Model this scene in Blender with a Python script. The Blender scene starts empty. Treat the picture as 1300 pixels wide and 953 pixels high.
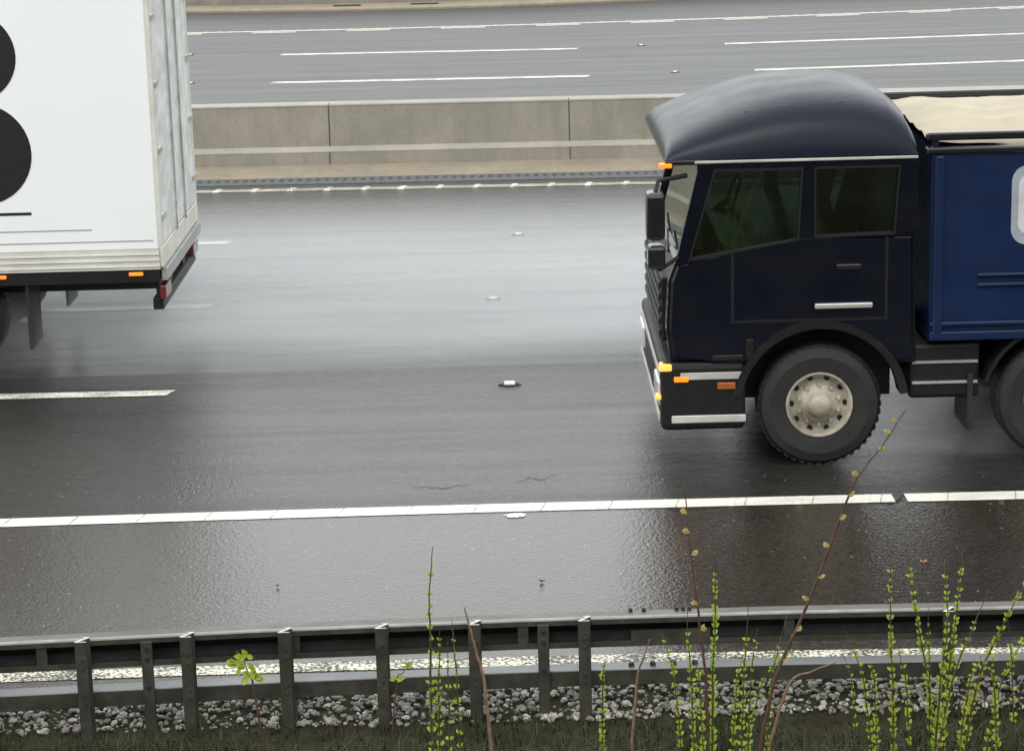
import bpy, bmesh, math, random
from mathutils import Vector, Matrix
random.seed(7)
scn = bpy.context.scene
COL = scn.collection
R = math.radians
PI = math.pi

# ------------------------------------------------------------------ camera
F, CX, CY, H, PITCH, ROLL = 2968.0, 650.0, 476.5, 5.08, R(13.94), R(-1.5)
cam_d = bpy.data.cameras.new('camera')
cam = bpy.data.objects.new('camera', cam_d)
COL.objects.link(cam)
cam_d.sensor_width = 36.0
cam_d.lens = 36.0 * F / 1300.0
cam_d.clip_start = 0.1
cam_d.clip_end = 3000
CM = Matrix.Translation((0, 0, H)) @ Matrix.Rotation(PI/2 - PITCH, 4, 'X') @ Matrix.Rotation(ROLL, 4, 'Z')
cam.matrix_world = CM
scn.camera = cam
CR = CM.to_3x3()

def ray(x, y):
    return CR @ Vector(((x-CX)/F, -(y-CY)/F, -1.0))
def at_z(x, y, z=0.0):           # a measured point of the photo on a horizontal plane
    d = ray(x, y); t = (z - H)/d.z
    return Vector((d.x*t, d.y*t, z))
def at_y(x, y, Y):               # ... on a vertical plane along the road
    d = ray(x, y); t = Y/d.y
    return Vector((d.x*t, Y, H + d.z*t))

# ------------------------------------------------------------------ materials
def new_mat(name):
    m = bpy.data.materials.new(name); m.use_nodes = True
    nt = m.node_tree
    return m, nt, nt.nodes['Principled BSDF']
def N(nt, t, **kw):
    n = nt.nodes.new(t)
    for k, v in kw.items():
        if k in n.inputs: n.inputs[k].default_value = v
        else: setattr(n, k, v)
    return n
def L(nt, a, b): nt.links.new(a, b)
def coords(nt, scale=(1, 1, 1)):
    tc = N(nt, 'ShaderNodeTexCoord'); mp = N(nt, 'ShaderNodeMapping')
    mp.inputs['Scale'].default_value = scale
    L(nt, tc.outputs['Object'], mp.inputs['Vector'])
    return mp.outputs['Vector']
def noise(nt, vec, scale, detail=4, rough=.55):
    n = N(nt, 'ShaderNodeTexNoise'); n.inputs['Scale'].default_value = scale
    n.inputs['Detail'].default_value = detail; n.inputs['Roughness'].default_value = rough
    L(nt, vec, n.inputs['Vector']); return n.outputs['Fac']
def ramp(nt, fac, stops):
    r = N(nt, 'ShaderNodeValToRGB'); e = r.color_ramp.elements
    while len(e) < len(stops): e.new(.5)
    for el, (p, c) in zip(e, stops):
        el.position = p
        el.color = (c, c, c, 1) if isinstance(c, (int, float)) else (*c, 1)
    L(nt, fac, r.inputs['Fac']); return r.outputs['Color']
def mix(nt, fac, a, b, mode='MIX'):
    m = N(nt, 'ShaderNodeMix', data_type='RGBA', blend_type=mode)
    for sock, v in ((m.inputs['Factor'], fac), (m.inputs[6], a), (m.inputs[7], b)):
        if isinstance(v, (int, float)): sock.default_value = v
        elif isinstance(v, tuple): sock.default_value = (*v, 1)
        else: L(nt, v, sock)
    return m.outputs[2]
def math_n(nt, op, a, b=None, clamp=False):
    m = N(nt, 'ShaderNodeMath', operation=op, use_clamp=clamp)
    for i, v in enumerate((a, b)):
        if v is None: continue
        if isinstance(v, (int, float)): m.inputs[i].default_value = v
        else: L(nt, v, m.inputs[i])
    return m.outputs[0]
def bump(nt, b, h, strength, dist):
    n = N(nt, 'ShaderNodeBump'); n.inputs['Strength'].default_value = strength
    n.inputs['Distance'].default_value = dist
    L(nt, h, n.inputs['Height']); L(nt, n.outputs['Normal'], b.inputs['Normal'])

def plain(name, col, rough=.5, metal=0, coat=0, var=.12, nscale=6, emit=0, dirt=None, dirt_amt=.5, spec=.5):
    m, nt, b = new_mat(name)
    v = coords(nt)
    f = noise(nt, v, nscale, 5)
    c = mix(nt, ramp(nt, f, [(.3, 0), (.7, 1)]), tuple(x*(1-var) for x in col), tuple(min(1, x*(1+var)) for x in col))
    if dirt:
        f2 = noise(nt, coords(nt, (.6, 1, 1.6)), 2.2, 7, .65)
        c = mix(nt, math_n(nt, 'MULTIPLY', ramp(nt, f2, [(.42, 0), (.68, 1)]), dirt_amt), c, dirt)
    L(nt, c, b.inputs['Base Color'])
    rr = ramp(nt, noise(nt, v, nscale*2.3, 4), [(.3, max(.02, rough*.9)), (.7, min(1, rough*1.12))])
    L(nt, rr, b.inputs['Roughness'])
    b.inputs['Metallic'].default_value = metal
    b.inputs['Coat Weight'].default_value = coat
    b.inputs['Coat Roughness'].default_value = .06
    b.inputs['Specular IOR Level'].default_value = spec
    if emit:
        b.inputs['Emission Color'].default_value = (*col, 1); b.inputs['Emission Strength'].default_value = emit
    return m

def asphalt(name, dark, light, r0, r1, chip=.5, film=.5, track=1.0, spec=.5):
    """wet asphalt: stone chips, long wheel tracks with more or less water"""
    m, nt, b = new_mat(name)
    v = coords(nt)
    vo = N(nt, 'ShaderNodeTexVoronoi'); vo.inputs['Scale'].default_value = 42; L(nt, v, vo.inputs['Vector'])
    fine = noise(nt, v, 95, 3, .6)
    midn = noise(nt, v, 26, 3, .6)
    big = noise(nt, coords(nt, (.18, .5, 1)), 1.0, 6, .6)
    streak = noise(nt, coords(nt, (.035, 1.0, 1)), 2.6, 5, .62)
    streak2 = noise(nt, coords(nt, (.22, 2.2, 1)), 3.2, 4, .6)
    tone = math_n(nt, 'ADD', math_n(nt, 'MULTIPLY', big, .5), math_n(nt, 'MULTIPLY', streak, .5))
    c = mix(nt, ramp(nt, tone, [(.35, 0), (.65, 1)]), dark, light)
    # pale and dark stones in the wearing course
    sep = N(nt, 'ShaderNodeSeparateColor'); L(nt, vo.outputs['Color'], sep.inputs[0])
    c = mix(nt, math_n(nt, 'MULTIPLY', ramp(nt, sep.outputs[0], [(.0, 0), (1, 1)]), chip), c,
            tuple(x*2.1 for x in light))
    sp = N(nt, 'ShaderNodeTexVoronoi'); sp.inputs['Scale'].default_value = 26; L(nt, v, sp.inputs['Vector'])
    spc = N(nt, 'ShaderNodeSeparateColor'); L(nt, sp.outputs['Color'], spc.inputs[0])
    speck = math_n(nt, 'MULTIPLY', ramp(nt, spc.outputs[1], [(.955, 0), (.965, 1)]), ramp(nt, sp.outputs['Distance'], [(.14, 1), (.2, 0)]))
    c = mix(nt, math_n(nt, 'MULTIPLY', speck, .85), c, (.42, .39, .33))
    L(nt, c, b.inputs['Base Color'])
    wet = math_n(nt, 'ADD', math_n(nt, 'MULTIPLY', streak, .65*track), math_n(nt, 'ADD', math_n(nt, 'MULTIPLY', streak2, .35*track), .5-.5*track))
    rr = ramp(nt, wet, [(.36, r1), (.62, r0)])
    L(nt, rr, b.inputs['Roughness'])
    hgt = math_n(nt, 'ADD', math_n(nt, 'MULTIPLY', vo.outputs['Distance'], .55), math_n(nt, 'ADD', math_n(nt, 'MULTIPLY', midn, .9), math_n(nt, 'MULTIPLY', fine, .45)))
    bump(nt, b, hgt, film, .012)
    b.inputs['Specular IOR Level'].default_value = spec
    return m

def concrete(name, col, rough=.75, streaky=True):
    m, nt, b = new_mat(name)
    v = coords(nt)
    a = noise(nt, v, 1.3, 8, .65)
    g = noise(nt, v, 16, 6, .75)
    s = noise(nt, coords(nt, (2.2, 1, .25)), 2.5, 6, .65)
    c = mix(nt, ramp(nt, a, [(.3, 0), (.7, 1)]), tuple(x*.82 for x in col), tuple(x*1.14 for x in col))
    if streaky:
        c = mix(nt, math_n(nt, 'MULTIPLY', ramp(nt, s, [(.45, 0), (.75, 1)]), .45), c, tuple(x*.58 for x in col))
    c = mix(nt, math_n(nt, 'MULTIPLY', ramp(nt, g, [(.35, 1), (.5, 0)]), .28), c, tuple(x*.55 for x in col))
    L(nt, c, b.inputs['Base Color'])
    b.inputs['Roughness'].default_value = rough
    bump(nt, b, g, .35, .01)
    return m

def paint(name, col, worn, scale=60, cut=.5):
    """road-marking paint with the asphalt showing through where it has worn"""
    m, nt, b = new_mat(name)
    v = coords(nt)
    f = noise(nt, v, scale, 3, .6)
    g = noise(nt, coords(nt, (.8, 2, 1)), 3, 5)
    k = math_n(nt, 'ADD', f, math_n(nt, 'MULTIPLY', g, .5))
    mask = ramp(nt, k, [(cut, 1), (cut+.12, 0)])
    tint = mix(nt, ramp(nt, g, [(.35, 0), (.65, 1)]), tuple(x*.82 for x in col), col)
    L(nt, mix(nt, math_n(nt, 'MULTIPLY', mask, worn), tint, (.05, .048, .045)), b.inputs['Base Color'])
    b.inputs['Roughness'].default_value = .45
    bump(nt, b, f, .4, .006)
    return m

def glass(name, tint, alpha):
    m, nt, b = new_mat(name)
    nt.nodes.remove(b)
    out = nt.nodes['Material Output']
    tr = N(nt, 'ShaderNodeBsdfTransparent'); tr.inputs['Color'].default_value = (*tint, 1)
    gl = N(nt, 'ShaderNodeBsdfGlossy'); gl.inputs['Roughness'].default_value = .03
    gl.inputs['Color'].default_value = (.92, 1, .95, 1)
    fr = N(nt, 'ShaderNodeFresnel'); fr.inputs['IOR'].default_value = alpha
    mx = N(nt, 'ShaderNodeMixShader')
    L(nt, fr.outputs[0], mx.inputs[0]); L(nt, tr.outputs[0], mx.inputs[1]); L(nt, gl.outputs[0], mx.inputs[2])
    L(nt, mx.outputs[0], out.inputs['Surface'])
    return m

def leafmat(name, c0, c1):
    m, nt, b = new_mat(name)
    oi = N(nt, 'ShaderNodeNewGeometry')
    c = mix(nt, oi.outputs['Random Per Island'], c0, c1)
    L(nt, c, b.inputs['Base Color'])
    b.inputs['Roughness'].default_value = .45
    b.inputs['Subsurface Weight'].default_value = 0
    tl = N(nt, 'ShaderNodeBsdfTranslucent'); L(nt, c, tl.inputs['Color'])
    mx = N(nt, 'ShaderNodeMixShader'); mx.inputs[0].default_value = .35
    out = nt.nodes['Material Output']
    L(nt, b.outputs[0], mx.inputs[1]); L(nt, tl.outputs[0], mx.inputs[2]); L(nt, mx.outputs[0], out.inputs['Surface'])
    return m

M = dict(
    shoulder=asphalt('wet_shoulder_asphalt', (.016, .0128, .0095), (.026, .021, .016), .06, .13, chip=.7, film=.27, track=.6, spec=1.0),
    slow=asphalt('wet_lane_asphalt', (.013, .012, .0105), (.021, .0195, .0175), .19, .34, chip=.6, film=.36, track=.9),
    main=asphalt('wet_main_asphalt', (.019, .0195, .0195), (.040, .041, .042), .09, .36, chip=.3, film=.2, track=1.15, spec=.55),
    far=asphalt('wet_far_asphalt', (.028, .0285, .028), (.042, .0425, .041), .34, .46, chip=.10, film=.04, track=.6, spec=.34),
    concrete=concrete('barrier_concrete', (.265, .243, .20)),
    concrete_lit=concrete('lit_ledge_concrete', (.34, .32, .27), .65, False),
    channel=concrete('channel_concrete', (.27, .228, .165), .6),
    farwall=concrete('far_wall_concrete', (.20, .18, .145)),
    gravel=plain('gravel_stone', (.27, .24, .20), .6, var=.5, nscale=9),
    earth=plain('bank_earth', (.050, .058, .022), .9, var=.45, nscale=3),
    paint=paint('edge_line_paint', (.84, .82, .72), .7, 55, .50),
    paint_edge_far=paint('far_edge_paint', (.66, .63, .52), .3, 20, .8),
    paint_rib_shade=paint('rib_shade_paint', (.66, .63, .52), .5, 30, .72),
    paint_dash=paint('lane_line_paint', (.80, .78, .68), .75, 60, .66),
    paint_median=paint('median_line_paint', (.52, .48, .39), .7, 60, .70),
    paint_rough=paint('kerbside_line_paint', (.74, .70, .55), 1.0, 45, .70),
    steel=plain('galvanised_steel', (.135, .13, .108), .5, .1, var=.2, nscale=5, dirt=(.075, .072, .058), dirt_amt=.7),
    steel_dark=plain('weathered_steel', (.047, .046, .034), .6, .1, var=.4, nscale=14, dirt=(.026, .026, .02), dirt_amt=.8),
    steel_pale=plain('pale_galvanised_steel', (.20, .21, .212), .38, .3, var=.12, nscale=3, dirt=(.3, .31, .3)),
    steel_lit_edge=plain('lit_steel_edge', (.30, .305, .285), .4, .2, var=.2, nscale=8, dirt=(.16, .16, .14)),
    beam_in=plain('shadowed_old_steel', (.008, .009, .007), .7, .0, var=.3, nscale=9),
    steel_edge=plain('bright_cut_steel', (.62, .62, .58), .4, .3),
    iron=plain('dark_iron', (.03, .03, .03), .5, .3),
    white_reflector=plain('white_reflector', (.85, .85, .82), .25, emit=0),
    navy=plain('navy_lorry_paint', (.0022, .0035, .010), .25, coat=.15, var=.2, dirt=(.013, .0125, .012), dirt_amt=.4, spec=.35),
    blue=plain('blue_body_paint', (.003, .015, .060), .38, coat=.05, var=.15, nscale=2, dirt=(.006, .010, .026), dirt_amt=.75, spec=.35),
    roofgrey=plain('slate_roof_paint', (.0045, .0065, .016), .30, coat=.0, var=.1, nscale=1.5, dirt=(.010, .012, .018), dirt_amt=.2, spec=.24),
    black=plain('black_plastic', (.008, .008, .008), .5, var=.3, spec=.35),
    blackgloss=plain('black_enamel', (.010, .010, .012), .25, coat=.4),
    rubber=plain('tyre_rubber', (.014, .014, .014), .55, var=.4, dirt=(.03, .028, .025), dirt_amt=.6),
    rim=plain('dirty_white_wheel_paint', (.46, .42, .33), .45, var=.2, nscale=14, dirt=(.16, .14, .10), dirt_amt=.8),
    chrome=plain('dull_aluminium', (.62, .62, .58), .3, .6, dirt=(.25, .24, .2), dirt_amt=.5),
    silver=plain('silver_trim_shine', (.55, .54, .5), .35, .1, dirt=(.2, .19, .16), dirt_amt=.5),
    orange_lit=plain('lit_orange_lens', (1.0, .19, .01), .25, emit=1.0, var=.02),
    amber_lit=plain('lit_amber_lens', (1.0, .36, .06), .25, emit=1.1, var=.02),
    orange_off=plain('unlit_orange_lens', (.32, .09, .015), .2, coat=.5),
    red=plain('red_lens', (.14, .015, .012), .2, coat=.5),
    lens=plain('clear_lamp_lens', (.55, .56, .56), .1, coat=1),
    white=plain('white_trailer_panel', (.87, .89, .87), .32, var=.015, nscale=1.2, coat=.15),
    white_low=plain('grimy_white_rail', (.68, .67, .60), .4, var=.06, dirt=(.45, .43, .37), dirt_amt=.6),
    seam=plain('grey_seam', (.34, .34, .32), .5),
    ink=plain('black_lettering', (.012, .012, .012), .4),
    greydoor=plain('pale_grey_door', (.76, .78, .76), .4, dirt=(.40, .39, .36), dirt_amt=.6),
    tarp=plain('cream_tarpaulin', (.43, .37, .265), .55, var=.12, nscale=3, dirt=(.33, .28, .20), dirt_amt=.6),
    glass=glass('green_tinted_glass', (.13, .18, .145), 2.0),
    cabin=plain('dark_cabin_trim', (.02, .024, .022), .8),
    seatcloth=plain('grey_seat_cloth', (.05, .055, .06), .9),
    badge=plain('pale_badge_paint', (.34, .36, .40), .45, dirt=(.2, .22, .26)),
    badge_in=plain('white_badge_paint', (.60, .60, .60), .45, dirt=(.4, .4, .42)),
    bark=plain('reddish_bark', (.075, .036, .022), .6, var=.35, nscale=30),
    stemgreen=plain('brown_green_stem', (.06, .042, .02), .6, var=.3, nscale=30),
    tan=plain('dry_twig', (.22, .125, .075), .7, var=.3, nscale=30),
    bud=leafmat('yellow_bud', (.44, .36, .08), (.56, .44, .18)),
    leaf=leafmat('lime_leaf', (.22, .36, .02), (.42, .52, .05)),
    leaf2=leafmat('yellow_green_leaf', (.30, .38, .04), (.40, .44, .06)),
    grass=leafmat('verge_grass', (.016, .028, .006), (.050, .052, .016)),
    bankgrass=plain('bank_grass', (.027, .031, .014), .95, var=.5, nscale=5, dirt=(.03, .022, .012), dirt_amt=.8, spec=.15),
    fieldgrass=plain('field_grass', (.060, .080, .030), .9, var=.4, nscale=.3),
    debris=plain('brown_dead_leaf', (.35, .17, .07), .6),
)

# ------------------------------------------------------------------ object helpers
def tag(o, label=None, cat=None, group=None, kind=None):
    if label: o['label'] = label
    if cat: o['category'] = cat
    if group: o['group'] = group
    if kind: o['kind'] = kind
    return o
def empty(name, loc, label, cat, group=None):
    o = bpy.data.objects.new(name, None); COL.objects.link(o); o.location = loc
    o.empty_display_size = .2
    return tag(o, label, cat, group)
def link(name, bm, mat, parent=None, smooth=False, loc=None):
    me = bpy.data.meshes.new(name)
    bmesh.ops.recalc_face_normals(bm, faces=bm.faces[:])
    bm.to_mesh(me); bm.free()
    for mt in (mat if isinstance(mat, (list, tuple)) else [mat]): me.materials.append(mt)
    if smooth:
        for p in me.polygons: p.use_smooth = True
    o = bpy.data.objects.new(name, me); COL.objects.link(o)
    if parent: o.parent = parent
    if loc: o.location = loc
    return o
def box(bm, x0, x1, y0, y1, z0, z1, bev=0, seg=2, mi=0):
    r = bmesh.ops.create_cube(bm, size=1.0)
    vs = r['verts']
    for v in vs:
        v.co = Vector((x0 + (v.co.x+.5)*(x1-x0), y0 + (v.co.y+.5)*(y1-y0), z0 + (v.co.z+.5)*(z1-z0)))
    fs = set(f for v in vs for f in v.link_faces)
    for f in fs: f.material_index = mi
    if bev:
        es = list(set(e for v in vs for e in v.link_edges))
        bmesh.ops.bevel(bm, geom=es, offset=bev, segments=seg, affect='EDGES', profile=.5)
    return vs
def prism(bm, pts, y0, y1, axis='y', bev=0, mi=0):
    """polygon in the xz plane pushed along y (axis 'y') or in the yz plane along x (axis 'x')"""
    def P(a, b, t): return (a, t, b) if axis == 'y' else (t, a, b)
    va = [bm.verts.new(P(a, b, y0)) for a, b in pts]
    vb = [bm.verts.new(P(a, b, y1)) for a, b in pts]
    n = len(pts); fs = [bm.faces.new(va), bm.faces.new(list(reversed(vb)))]
    for i in range(n):
        fs.append(bm.faces.new((va[i], vb[i], vb[(i+1) % n], va[(i+1) % n])))
    for f in fs: f.material_index = mi
    if bev:
        es = set(e for f in fs[:2] for e in f.edges)
        bmesh.ops.bevel(bm, geom=list(es), offset=bev, segments=3, affect='EDGES')
def tube(bm, pts, rad, sides=6):
    rings = []
    for i, p in enumerate(pts):
        p = Vector(p)
        d = (Vector(pts[min(i+1, len(pts)-1)]) - Vector(pts[max(i-1, 0)])).normalized()
        a = d.cross(Vector((0, 1, 0.01)))
        if a.length < 1e-3: a = d.cross(Vector((1, 0, 0)))
        a.normalize(); b = d.cross(a)
        r = rad[i] if isinstance(rad, (list, tuple)) else rad
        rings.append([bm.verts.new(p + a*r*math.cos(2*PI*k/sides) + b*r*math.sin(2*PI*k/sides)) for k in range(sides)])
    for A, B in zip(rings, rings[1:]):
        for k in range(sides):
            bm.faces.new((A[k], A[(k+1) % sides], B[(k+1) % sides], B[k]))
    bm.faces.new(list(reversed(rings[0]))); bm.faces.new(rings[-1])
def lathe(bm, prof, c, sides=48, mi=0):
    """profile of (radius, y) turned about an axis along y through c"""
    rings = []
    for r, y in prof:
        if r < 1e-4: rings.append([bm.verts.new((c[0], c[1]+y, c[2]))])
        else: rings.append([bm.verts.new((c[0]+r*math.cos(2*PI*k/sides), c[1]+y, c[2]+r*math.sin(2*PI*k/sides))) for k in range(sides)])
    for A, B in zip(rings, rings[1:]):
        for k in range(sides):
            a = [A[k % len(A)], A[(k+1) % len(A)], B[(k+1) % len(B)], B[k % len(B)]]
            u = []
            for v in a:
                if v not in u: u.append(v)
            if len(u) >= 3:
                f = bm.faces.new(u); f.material_index = mi
def BM(): return bmesh.new()

class Line:
    """a line along the road through points measured in the photo (on the ground), straight beyond them"""
    def __init__(self, px, z=0.0):
        P = [at_z(x, y, z) for x, y in px]
        self.P = P
        if len(P) == 2:
            b = (P[1].y-P[0].y)/(P[1].x-P[0].x); self.c = (P[0].y-b*P[0].x, b, 0)
        else:
            (x0, y0), (x1, y1), (x2, y2) = [(p.x, p.y) for p in (P[0], P[len(P)//2], P[-1])]
            d = ((y2-y0)/(x2-x0)-(y1-y0)/(x1-x0))/(x2-x1)
            b = (y1-y0)/(x1-x0)-d*(x0+x1)
            self.c = (y0-b*x0-d*x0*x0, b, d)
        self.lo, self.hi = P[0].x-1, P[-1].x+1
    def y(self, X):
        a, b, d = self.c
        Xc = min(max(X, self.lo), self.hi)
        return a + b*Xc + d*Xc*Xc + (X-Xc)*.25*(b+2*d*Xc)
def span(x0, x1, step):
    n = max(1, int(math.ceil((x1-x0)/step)))
    return [x0 + (x1-x0)*i/n for i in range(n+1)]
def sweep(bm, prof, line, x0, x1, step=1.5, closed=True, mi=0, caps=True):
    """profile of (dy, z) carried along a Line"""
    rings = [[bm.verts.new((X, line.y(X)+dy, z)) for dy, z in prof] for X in span(x0, x1, step)]
    n = len(prof)
    for A, B in zip(rings, rings[1:]):
        for k in range(n if closed else n-1):
            f = bm.faces.new((A[k], B[k], B[(k+1) % n], A[(k+1) % n])); f.material_index = mi
    if closed and caps: bm.faces.new(rings[0]); bm.faces.new(list(reversed(rings[-1])))
def sheet(name, x0, x1, y0, y1, z, mat, nx=1):
    bm = BM()
    v = [bm.verts.new(p) for p in ((x0, y0, z), (x1, y0, z), (x1, y1, z), (x0, y1, z))]
    bm.faces.new(v)
    return tag(link(name, bm, mat), kind='structure')

# ------------------------------------------------------------------ lines of the road, as measured
L_edge = Line([(0, 664), (650, 644.5), (1300, 628.5)])
L_12 = Line([(0, 503), (217, 497.5)])
L_near = Line([(0, 860.5), (600, 841), (1290, 827)])
L_med = Line([(262, 243.5), (843, 232)])
L_bar = Line([(280, 216), (860, 203.5)])
L_farhs = Line([(232, 42.6), (700, 30.8), (1300, 8.7)])
L_farch = Line([(232, 17.5), (600, 10.5), (836, 1)])
FX0, FX1 = -70, 70

# ------------------------------------------------------------------ the setting: ground and road
sheet('ground', -1500, 1500, -1200, 1500, -.30, M['fieldgrass'])
sheet('hard_shoulder', -90, 90, 12.93, 16.40, 0, M['shoulder'])
sheet('slow_lane', -90, 90, 16.40, 20.86, 0, M['slow'])
sheet('main_lanes', -90, 90, 20.86, 33.4, 0, M['main'])
sheet('far_carriageway', -90, 90, 33.4, 66, 0, M['far'])

# bank under and behind the camera
bm = BM()
prof = [(12.93, -.02), (12.0, .0), (11.6, .06), (10.5, .36), (6, 1.6), (0, 3.42), (-6, 5.6), (-12, 7.6), (-22, 9.2), (-60, 10), (-60, -.35)]
def jig(x, y): return .10*math.sin(x*.9+y*1.3) + .06*math.sin(x*2.3-y*.7)
xs = span(-90, 90, 1.2)
rings = [[bm.verts.new((X, y, z + (jig(X, y) if -59 < y < 10 else 0))) for y, z in prof] for X in xs]
for A, B in zip(rings, rings[1:]):
    for k in range(len(prof)-1): bm.faces.new((A[k], B[k], B[k+1], A[k+1]))
tag(link('verge_bank', bm, M['bankgrass'], smooth=True), kind='structure')

# far verge behind the far barrier
bm = BM()
prof = [(66, -.02), (68, .5), (80, 3.2), (95, 4.5), (140, 4.5), (140, -.3)]
rings = [[bm.verts.new((X, y, z)) for y, z in prof] for X in span(-150, 150, 6)]
for A, B in zip(rings, rings[1:]):
    for k in range(len(prof)-1): bm.faces.new((A[k], B[k], B[k+1], A[k+1]))
tag(link('far_verge_bank', bm, M['fieldgrass'], smooth=True), kind='structure')

# ------------------------------------------------------------------ painted lines
def stripe(bm, line, x0, x1, w, z=.004, step=1.0):
    Xs = span(x0, x1, step)
    rows = [[bm.verts.new((X, line.y(X)-w/2, z)), bm.verts.new((X, line.y(X)+w/2, z))] for X in Xs]
    for A, B in zip(rows, rows[1:]): bm.faces.new((A[0], B[0], B[1], A[1]))
def rib(bm, line, X, w, l=.05, h=.006, sl=.03, z=.004, mi=0):
    y = line.y(X)
    p = [(X-l/2-sl, y-w/2, z), (X+l/2-sl, y-w/2, z), (X+l/2+sl, y+w/2, z), (X-l/2+sl, y+w/2, z)]
    lo = [bm.verts.new(q) for q in p]
    c = Vector((X, y, 0))
    hi = [bm.verts.new(Vector(q)*.8 + Vector((X, y, z))*.2 + Vector((0, 0, h))) for q in p]
    fs = [bm.faces.new(hi)]
    for i in range(4): fs.append(bm.faces.new((lo[i], lo[(i+1) % 4], hi[(i+1) % 4], hi[i])))
    for f in fs: f.material_index = mi
def px_x(x, y): return at_z(x, y).x

rnd0 = random.Random(11)
bm = BM()
gap0, gap1 = px_x(1134, 632), px_x(1150, 632)
stripe(bm, L_edge, FX0, gap0, .20); stripe(bm, L_edge, gap1, FX1, .20)
k = px_x(75, 661)
Xr = k - 100*.494
while Xr < 60:
    if -12 < Xr < 12 and not (gap0-.05 < Xr < gap1+.05):
        rib(bm, L_edge, Xr, .20, .05, .007, .02); rib(bm, L_edge, Xr+.10+rnd0.uniform(-.01,.01), .198, .010, .004, .02, mi=1)  # thin second rib, darker in colour, paints in the shade beside the first
    Xr += .494
tag(link('hard_shoulder_line', bm, [M['paint'], M['paint_rib_shade']]), kind='structure')

# worn blot of line paint on the hard shoulder
bm = BM()
c = at_z(655, 653.5, .004)
v = []
for i in range(26):
    a = 2*PI*i/26; rr = .75+.45*random.random()
    v.append(bm.verts.new((c.x+.085*rr*math.cos(a), c.y+.055*rr*math.sin(a), .0045)))
bm.faces.new(v)
tag(link('paint_blot', bm, M['paint']), kind='structure')

bm = BM(); stripe(bm, L_near, FX0, FX1, .15)
tag(link('kerbside_line', bm, M['paint_rough']), kind='structure')

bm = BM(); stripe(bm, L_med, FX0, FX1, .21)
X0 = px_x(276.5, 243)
for i in range(-40, 60): rib(bm, L_med, X0 + i*.4985, .23, .085, .012, .02, mi=1)  # cleaner, brighter rib paint also puts in the light their faces catch
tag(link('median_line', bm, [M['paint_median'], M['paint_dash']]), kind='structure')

def dash(bm, pa, pb, w, z=.004):
    a, b = at_z(*pa, z), at_z(*pb, z)
    d = (b-a).normalized(); n = Vector((-d.y, d.x, 0))*w/2
    s = d*.03
    bm.faces.new([bm.verts.new(q) for q in (a-n-s, b-n-s, b+n+s, a+n+s)])
def dash_row(name, seen, w, mat, pitch, length, n=6):
    bm = BM()
    for pa, pb in seen: dash(bm, pa, pb, w)
    a, b = at_z(*seen[0][0]), at_z(*seen[0][1])
    e, g = at_z(*seen[-1][0]), at_z(*seen[-1][1])
    for i in range(1, n):
        for q, s in ((b, -1), (e, 1)):
            x1 = q.x + s*pitch*i
            lo, hi = (x1-length, x1) if s < 0 else (x1, x1+length)
            bm.faces.new([bm.verts.new(t) for t in ((lo, q.y-w/2, .004), (hi, q.y-w/2, .004), (hi, q.y+w/2, .004), (lo, q.y+w/2, .004))])
    tag(link(name, bm, mat), kind='structure')
dash_row('first_lane_line', [((-60, 504.5), (217, 498.3))], .19, M['paint_dash'], 9, 2)
dash_row('second_lane_line', [((24, 394.5), (268, 388.5))], .19, M['paint_dash'], 9, 2)
dash_row('third_lane_line', [((78, 313.0), (291, 307.8))], .19, M['paint_dash'], 9, 2)
dash_row('far_outer_lane_line', [((345, 105.2), (748, 96.6)), ((958, 89), (1360, 75))], .27, M['paint_dash'], 9, 6)
dash_row('far_inner_lane_line', [((357, 69.6), (733, 62)), ((920, 55.8), (1310, 42.6))], .27, M['paint_dash'], 9, 6)
bm = BM(); stripe(bm, L_farhs, FX0, FX1, .26)
X0 = px_x(344, 40.6)
for i in range(-40, 90): rib(bm, L_farhs, X0+i*.30, .27, .09, .008, .0)
x0 = px_x(320, 42)
for i in range(-6, 16):
    a = x0 + i*2.14
    ys = [(X, L_farhs.y(X)-.42) for X in (a, a+1.0)]
    bm.faces.new([bm.verts.new(q) for q in ((ys[0][0], ys[0][1], .004), (ys[1][0], ys[1][1], .004), (ys[1][0], ys[1][1]+.24, .004), (ys[0][0], ys[0][1]+.24, .004))])
tag(link('far_shoulder_line', bm, M['paint_edge_far']), kind='structure')

def crack(px, wmax=.012):
    bm = BM(); prev = None
    r_ = random.Random(int(px[0][0]))
    P = [at_z(x, y, .003) for x, y in px]; Q = []
    for a, b in zip(P, P[1:]):
        for k in range(6): Q.append(a.lerp(b, k/6) + Vector((r_.uniform(-.012, .012), r_.uniform(-.02, .02), 0)))
    Q.append(P[-1])
    for i, p in enumerate(Q):
        w_ = wmax*r_.uniform(.2, 1)*math.sin(PI*(i+.5)/len(Q))+.001
        row = (bm.verts.new(p - Vector((0, w_, 0))), bm.verts.new(p + Vector((0, w_, 0))))
        if prev: bm.faces.new((prev[0], row[0], row[1], prev[1]))
        prev = row
    tag(link('road_crack', bm, M['iron']), kind='structure')
crack([(655, 613), (672, 606), (690, 609), (707, 600)])
crack([(520, 617), (560, 619), (600, 614)], .008)
crack([(812, 606), (835, 600), (862, 603)], .010)
crack([(1128, 640), (1140, 634), (1149, 626)], .03)
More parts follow.
